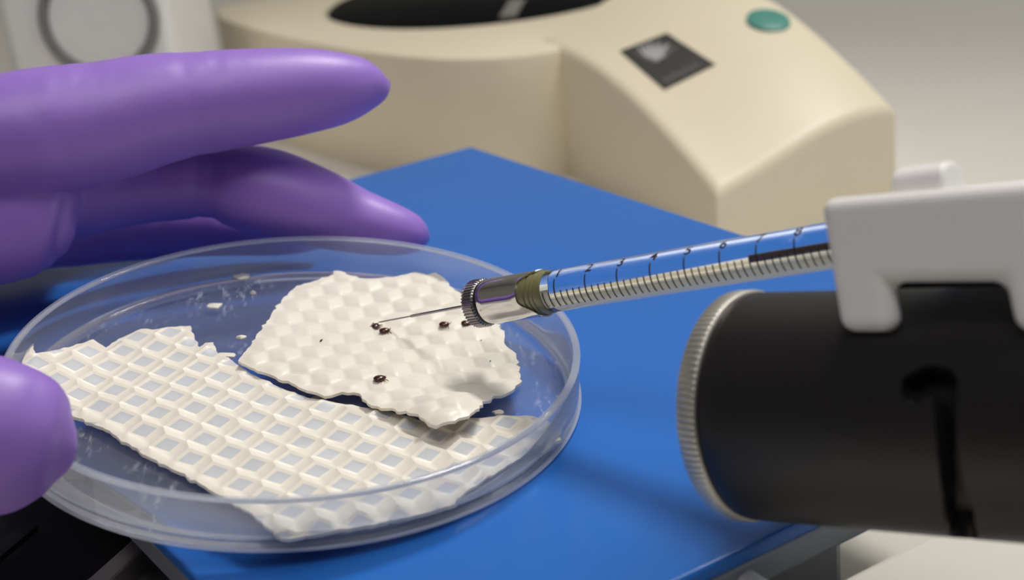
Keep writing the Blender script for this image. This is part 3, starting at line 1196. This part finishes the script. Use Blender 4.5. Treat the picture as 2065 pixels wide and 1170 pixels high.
for r_, shift in ((HUBR, 0), (HUBR - 0.14, 0)):
    for i in range(rows + 1):
        for k in range(NP):
            ph = 2 * PI * k / NP
            e = hub_end(ph)
            t = i / rows
            s = s_hub0 + (e - s_hub0) * t
            flare = 0.10 * max(0, (t - 0.9) / 0.1)
            rr = r_ + (flare if r_ == HUBR else 0)
            if i == 0 and r_ == HUBR: rr -= 0.12
            vs.append(sp(s, rr, ph))
nr = (rows + 1) * NP
for q in (0, 1):
    for i in range(rows):
        for k in range(NP):
            k2 = (k + 1) % NP
            f = (q * nr + i * NP + k, q * nr + i * NP + k2, q * nr + (i + 1) * NP + k2, q * nr + (i + 1) * NP + k)
            fs.append(f)
for i in (0, rows):
    for k in range(NP):
        k2 = (k + 1) % NP
        fs.append((i * NP + k, i * NP + k2, nr + i * NP + k2, nr + i * NP + k))
mesh('hub', vs, fs, M['chrome'], syr, angle=0.7)
vs, fs = lathe([(0, s_hub0 + 0.05), (HUBR - 0.2, s_hub0 + 0.05), (HUBR - 0.2, s_hub0 + 3.9), (0, s_hub0 + 3.9)], SL, SA, 48)
mesh('hub_core', vs, fs, M['oring'], syr, angle=0.7)
vs, fs = lathe([(1.0, s_nut1 + 0.02), (HUBR - 0.12, s_nut1 + 0.02), (HUBR - 0.05, (s_nut1 + s_hub0) / 2), (HUBR - 0.12, s_hub0 - 0.02), (1.0, s_hub0 - 0.02)], SL, SA, 64, closed=True)
mesh('o_ring', vs, fs, M['oring'], syr)
# knurled nut
TE = 44
vs, fs = [], []
prof = [(s_nut0, 0.90, 0), (s_nut0 + 0.25, 0.99, 1), (s_nut1 - 0.3, 0.99, 1), (s_nut1, 0.93, 0.2)]
NR = TE * 4
for s, k, kn in prof:
    for i in range(NR):
        ph = 2 * PI * i / NR
        tooth = 0.24 * kn * (1 if (i % 4) in (0, 1) else 0)
        vs.append(sp(s, 3.72 * k + tooth - 0.05, ph))
for a in range(len(prof) - 1):
    for i in range(NR):
        j = (i + 1) % NR
        fs.append((a * NR + i, a * NR + j, (a + 1) * NR + j, (a + 1) * NR + i))
fs.append(tuple(range(NR)))
fs.append(tuple((len(prof) - 1) * NR + i for i in range(NR))[::-1])
mesh('knurled_nut', vs, fs, M['nut'], syr, smooth=False)
# stepped needle
tip, _n = on_wax(761, 653)
tip = tip + _n * 0.25
n0 = sp(s_nut0, 0.0, 0)
nd = (tip - n0)
nL = nd.length
kq = 0
for i in range(200):
    if pix(n0 + nd * (i / 200))[0] < 828: kq = i / 200; break
vs, fs = lathe([(0, -0.5), (0.235, -0.5), (0.235, nL * kq - 0.15), (0.15, nL * kq), (0.125, nL * kq + 0.1), (0.12, nL - 0.7), (0.03, nL), (0, nL)], n0, nd, 16)
o = mesh('needle', vs, fs, M['steel'], syr, angle=0.6)
o['label'] = 'thin stepped steel needle'

# ------------------------------------------------------------------ black tube below the syringe
TD = 200.0
TE0 = at_depth(1492, 817, TD)
ta = (CX * 0.753 + CY * -0.022 + CZ * -0.655).normalized()
TR = 232 * TD / FPX
ttoc = -(CZ - ta * CZ.dot(ta)).normalized()
tup = ta.cross(ttoc)
if tup.dot(CY) > 0: tup = -tup
tube = thing('black_tube', 'thick black cylindrical motor housing with a knurled silver end ring', 'motor', tuple(TE0))
TLEN = 120.0


def tp(s, r, ph): return TE0 + ta * s + (ttoc * math.cos(ph) + tup * math.sin(ph)) * r


# body: dense grid so the bayonet groove can be pressed into it
def tube_sph(px, py):
    # pixel -> (s, phi) on the tube's near surface
    r = ray(px, py)
    o_ = CAM - TE0
    d = r - ta * r.dot(ta); oo = o_ - ta * o_.dot(ta)
    A = d.dot(d); B = 2 * d.dot(oo); C_ = oo.dot(oo) - TR * TR
    D = B * B - 4 * A * C_
    t = (-B - math.sqrt(max(D, 0))) / (2 * A)
    q = CAM + r * t - TE0
    return q.dot(ta), math.atan2(q.dot(tup), q.dot(ttoc))


groove = [tube_sph(x, y) for x, y in ((1842, 779), (1868, 764), (1893, 768), (1908, 800), (1914, 860), (1920, 940), (1930, 1010), (1940, 1080), (1944, 1096))]
gpts = []
for a, b in zip(groove[:-1], groove[1:]):
    for k in range(8):
        gpts.append((a[0] + (b[0] - a[0]) * k / 8, a[1] + (b[1] - a[1]) * k / 8))
NSs, NPh = 200, 240
vs, fs = [], []
s_ring = 3.0
g_lo, g_hi = groove[0][0] - 3, max(g[0] for g in groove) + 3
p_lo, p_hi = min(g[1] for g in groove) - 0.2, max(g[1] for g in groove) + 0.2
srow = [s_ring - 0.2, s_ring + 0.1, s_ring + 0.6] + [s_ring + 0.6 + (g_lo - s_ring - 0.6) * k / 12 for k in range(1, 12)] + \
    [g_lo + (g_hi - g_lo) * k / 110 for k in range(111)] + [g_hi + (TLEN - g_hi) * k / 10 for k in range(1, 11)]
pcol = [p_lo + (p_hi - p_lo) * k / 150 for k in range(150)] + [p_hi + (2 * PI - p_hi + p_lo) * k / 70 for k in range(70)]
NSs, NPh = len(srow) - 1, len(pcol)
for s in srow:
    for ph0 in pcol:
        ph = (ph0 + PI) % (2 * PI) - PI
        r = TR - 0.35
        if s < s_ring + 0.6: r -= (s_ring + 0.6 - s) * 0.4
        d2 = 9e9
        if -2.2 < ph < 0.9 and groove[0][0] - 5 < s < groove[-1][0] + 5:
            for gs, gp in gpts:
                dd = (gs - s) ** 2 + ((gp - ph) * TR) ** 2
                if dd < d2: d2 = dd
            dd = math.sqrt(d2)
            if dd < 1.7:
                r -= 3.2 * min(1, max(0, (1.7 - dd) / 0.35))
        vs.append(tp(s, r, ph))
for i in range(NSs):
    for k in range(NPh):
        k2 = (k + 1) % NPh
        fs.append((i * NPh + k, i * NPh + k2, (i + 1) * NPh + k2, (i + 1) * NPh + k))
fs.append(tuple(range(NPh))); fs.append(tuple(NSs * NPh + k for k in range(NPh)))
mesh('housing', vs, fs, M['tube'], tube, angle=0.7)
# knurled end ring
TEK = 110
vs, fs = [], []
prof = [(-0.1, 0.80, 0), (0.0, 0.965, 0), (0.35, 0.995, 0.6), (0.7, 1.0, 1), (2.5, 1.0, 1), (2.8, 0.99, 0.3), (2.95, 0.975, 0)]
NR = TEK * 4
for s, k, kn in prof:
    for i in range(NR):
        ph = 2 * PI * i / NR
        tooth = -0.16 * kn * (1 if i % 4 == 0 else 0)
        vs.append(tp(s, TR * k + tooth, ph))
for a in range(len(prof) - 1):
    for i in range(NR):
        j = (i + 1) % NR
        fs.append((a * NR + i, a * NR + j, (a + 1) * NR + j, (a + 1) * NR + i))
fs.append(tuple(range(NR)))
fs.append(tuple((len(prof) - 1) * NR + i for i in range(NR)))
mesh('end_ring', vs, fs, M['ring'], tube, angle=0.5)

# ------------------------------------------------------------------ white clamp riding on the tube
ca = (SA * 0.55 + ta * 0.45).normalized()
cw = -(CZ - ca * CZ.dot(ca)).normalized()         # towards viewer
cu_ = ca.cross(cw)
if cu_.dot(CY) > 0: cu_ = -cu_
FOFF = 12.5
FP = TE0 + cw * FOFF                               # point on the clamp's front plane
cl = thing('syringe_clamp', 'white plastic syringe clamp straddling the black tube', 'clamp', tuple(at_plane(1745, 668, FP, cw)))


def fpx(x, y): return at_plane(x, y, FP, cw)


def arcpts(pts): return [fpx(x, y) for x, y in pts]


wall = [(1646, 402), (2080, 365), (2500, 326), (2560, 668), (2400, 668), (2360, 562), (2240, 560), (2235, 671), (2042, 671), (2020, 569), (1783, 571), (1800, 671), (1689, 671)]
fw = arcpts(wall)
TH = 4.0
o = mesh('front_wall', *prism(fw, -cw * TH), M['clamp'], cl, smooth=False)
bevel(o, 1.7, 5, 0.3)
back = FOFF + 14.0 + 5
o = mesh('back_wall', *prism([p - cw * (TH + back - TH) for p in fw], -cw * TH), M['clamp'], cl, smooth=False)
bevel(o, 0.9, 4)
# top web joins the two walls
q = arcpts([(1663, 404), (2065, 366), (2500, 326)])
dn_ = -cu_ * 1.1
web = [q[0] + ca * 0.5, q[2], q[2] + dn_, q[0] + dn_ + ca * 0.6]
vr = ray(1850, 390).normalized()
vr = (vr - ca * vr.dot(ca)).normalized()
back_d = (back + 2) / -vr.dot(cw)
web = [p - cu_ * 0.3 + vr * 2.2 for p in web]
o = mesh('top_web', *prism(web, vr * (back_d - 2.2)), M['clamp'], cl, smooth=False)
bevel(o, 0.4, 3)
# added black plate in the channel, hides the bright gap so the arch stays dark
SP_ = FP - cw * (back - 2.6)
sd = [at_plane(x, y, SP_, cw) for x, y in ((1760, 545), (2070, 525), (2070, 630), (1760, 636))]
o = mesh('dark_backing', *prism(sd, -cw * 2.4), M['tube'], cl, smooth=False)
bevel(o, 0.4, 2)
# thumb tab on the top
qa = fpx(1762, 392) - cw * 7; qb = fpx(1872, 382) - cw * 7
tl = (qb - qa).length
prof2 = []
NA = 14
hw, hh = 3.0, 2.9
for i in range(NA + 1):
    a = PI * i / NA
    prof2.append((math.cos(a), math.sin(a)))
vs, fs = [], []
for t in (0, 1):
    for cxx, sxx in prof2:
        vs.append(qa + ca * (tl * t) - cw * (cxx * hw) + cu_ * (hh * (abs(sxx) ** 0.7)))
    vs.append(qa + ca * (tl * t) + cw * hw - cu_ * 1.2)
    vs.append(qa + ca * (tl * t) - cw * hw - cu_ * 1.2)
n = NA + 3
fs = [tuple(range(n)), tuple(range(2 * n - 1, n - 1, -1))]
for i in range(n):
    j = (i + 1) % n
    fs.append((i, j, n + j, n + i))
o = mesh('thumb_tab', vs, fs, M['clamp'], cl, angle=0.7)
bevel(o, 0.6, 3, 0.9)

# ------------------------------------------------------------------ gloved hand
hand_v, hand_f = [], []


def loft(keys, creases=(), per=10, seg=40, flat=1.0):
    """keys: (px, py, depth, half height px, depth ratio). Ellipse loft, closed with points."""
    global hand_v, hand_f
    K = []
    for x, y, d, hpx, ratio in keys:
        p = at_depth(x, y, d)
        K.append((p.x, p.y, p.z, hpx * d / FPX, ratio))
    R_ = resample(K, per)
    N = len(R_)
    st = len(hand_v)
    cs = [Vector(r[:3]) for r in R_]
    for i in range(N):
        t = (cs[min(i + 1, N - 1)] - cs[max(i - 1, 0)]).normalized()
        u = t.cross(CZ).normalized()
        if u.dot(CY) > 0: u = -u
        v = u.cross(t).normalized()
        r = max(R_[i][3], 0.05)
        px = pix(cs[i])[0]
        for x0, w, dpt in creases:
            r *= 1 - dpt * math.exp(-((px - x0) / w) ** 2)
        for k in range(seg):
            a = 2 * PI * k / seg
            hand_v.append(cs[i] + u * (math.cos(a) * r) + v * (math.sin(a) * r * R_[i][4]))
    for i in range(N - 1):
        for k in range(seg):
            k2 = (k + 1) % seg
            hand_f.append((st + i * seg + k, st + i * seg + k2, st + (i + 1) * seg + k2, st + (i + 1) * seg + k))
    hand_f.append(tuple(st + k for k in range(seg)))
    hand_f.append(tuple(st + (N - 1) * seg + k for k in range(seg))[::-1])


# index finger (uppermost)
loft([(-420, 400, 262, 150, 0.8), (-230, 330, 266, 140, 0.9), (-60, 288, 270, 124, 0.95), (80, 265, 273, 128, 0.95), (200, 248, 276, 123, 0.97), (320, 220, 278.5, 112, 1.0), (420, 206, 280.5, 103, 1.0),
      (520, 194, 282.5, 96, 1.0), (610, 184, 284.5, 87, 1.0), (680, 178, 286, 75, 1.0), (730, 172, 287, 58, 1.0), (760, 168, 287.5, 41, 1.0), (777, 162, 288, 21, 1.0), (783, 157, 288, 3, 1)],
     creases=((378, 9, 0.010), (390, 50, 0.010)))
# middle finger
loft([(-420, 470, 270, 140, 0.8), (-230, 440, 274, 120, 0.9), (-40, 415, 278, 105, 0.95), (120, 395, 285, 92, 1.0), (260, 374, 290, 82, 1.0), (370, 366, 292.5, 77, 1.0), (415, 367, 293, 74, 1.0), (470, 372, 293.5, 84, 1.0), (545, 391, 293.5, 91, 1.0),
      (640, 421, 293.5, 82, 1.0), (720, 448, 294, 68, 1.0), (790, 466, 294, 56, 1.0), (835, 474, 294.5, 42, 1.0), (858, 477, 295, 23, 1.0), (868, 478, 295, 5, 1)],
     creases=((405, 10, 0.05), (430, 9, 0.06), (447, 8, 0.03)))
# ring finger, in the shade behind
loft([(-420, 490, 300, 120, 0.9), (-200, 480, 304, 95, 1.0), (0, 470, 306, 82, 1.0), (160, 462, 308, 74, 1.0), (330, 456, 310, 67, 1.0), (470, 466, 311, 62, 1.0), (570, 482, 311, 50, 1.0), (640, 490, 311, 26, 1.0), (655, 492, 311, 4, 1.0)],
     creases=((330, 10, 0.05),))
# little finger, curled under
loft([(-420, 480, 322, 105, 0.9), (-220, 470, 326, 82, 1.0), (-60, 462, 328, 68, 1.0), (120, 456, 330, 58, 1.0), (280, 454, 331, 52, 1.0), (360, 458, 331, 34, 1.0), (385, 460, 331, 6, 1.0)])
# web of the palm between the finger roots
loft([(-420, 450, 306, 130, 2.8), (-220, 440, 308, 110, 3.1), (-60, 430, 310, 92, 3.2), (60, 430, 311, 70, 3.2), (120, 430, 311, 44, 2.8), (145, 430, 311, 8, 2)])
# palm swelling below the index knuckle
loft([(-500, 450, 268, 180, 0.7), (-300, 440, 270, 170, 0.7), (-120, 440, 273, 150, 0.65), (10, 440, 275, 134, 0.62), (80, 445, 276, 114, 0.6), (120, 452, 277, 90, 0.55), (141, 458, 277, 60, 0.5), (150, 460, 277, 26, 0.45), (153, 460, 277, 4, 0.4)], creases=((112, 5, 0.04), (133, 4, 0.05)))
# palm to wrist
loft([(-180, 460, 290, 130, 2.2), (-420, 480, 286, 190, 2.0), (-700, 510, 280, 240, 1.6), (-950, 540, 274, 260, 1.2), (-1180, 560, 270, 250, 0.95), (-1400, 570, 265, 250, 0.85), (-1700, 580, 270, 262, 0.9), (-2000, 590, 275, 275, 0.95)])
# thumb with its ball
loft([(-1050, 620, 250, 200, 0.9), (-820, 720, 228, 215, 0.9), (-560, 800, 212, 185, 0.95), (-330, 842, 205, 168, 1.0), (-150, 868, 203, 172, 0.98), (-20, 880, 203, 164, 0.9), (60, 886, 204, 141, 0.85), (108, 892, 205, 107, 0.8), (134, 896, 205.5, 66, 0.8), (146, 896, 206, 28, 0.8), (149, 896, 206, 4, 0.8)],
     creases=((-330, 30, 0.04),))

me = bpy.data.meshes.new('hand_raw')
me.from_pydata([tuple(v) for v in hand_v], [], hand_f)
bm = bmesh.new(); bm.from_mesh(me)
bmesh.ops.recalc_face_normals(bm, faces=bm.faces)
bm.to_mesh(me); bm.free()
ho = bpy.data.objects.new('hand_raw', me)
COL.objects.link(ho)
rm = ho.modifiers.new('remesh', 'REMESH')
rm.mode = 'VOXEL'; rm.voxel_size = 0.55; rm.use_smooth_shade = True
sm = ho.modifiers.new('smooth', 'SMOOTH'); sm.factor = 0.5; sm.iterations = 7
dg = bpy.context.evaluated_depsgraph_get(); dg.update()
me2 = bpy.data.meshes.new_from_object(ho.evaluated_get(dg))
bpy.data.objects.remove(ho)
org = at_depth(-300, 560, 262)
# shallow glove wrinkles, strongest near the finger roots
NV2 = len(me2.vertices)
cos_, nos_ = [0.0] * (3 * NV2), [0.0] * (3 * NV2)
me2.vertices.foreach_get('co', cos_)
me2.vertex_normals.foreach_get('vector', nos_)
for i in range(0, 3 * NV2, 3):
    p = Vector(cos_[i:i + 3]); nv_ = Vector(nos_[i:i + 3])
    x, y = pix(p)
    f = 0.03 + 0.16 * math.exp(-((x - 130) / 90) ** 2) + 0.15 * math.exp(-((x - 425) / 40) ** 2)
    d = noise.noise(Vector((p.x * 0.32, p.y * 0.20, p.z * 0.14))) * f
    cos_[i:i + 3] = (p + nv_ * d - org) * S
me2.vertices.foreach_set('co', cos_)
me2.update()
me2.polygons.foreach_set('use_smooth', [True] * len(me2.polygons))
me2.materials.clear(); me2.materials.append(M['glove'])
me2.name = 'gloved_hand'
hand = bpy.data.objects.new('gloved_hand', me2)
COL.objects.link(hand)
hand.location = org * S
tag(hand, 'left hand in a purple nitrile glove gripping the petri dish', 'hand')
print('hand tris', len(me2.polygons))
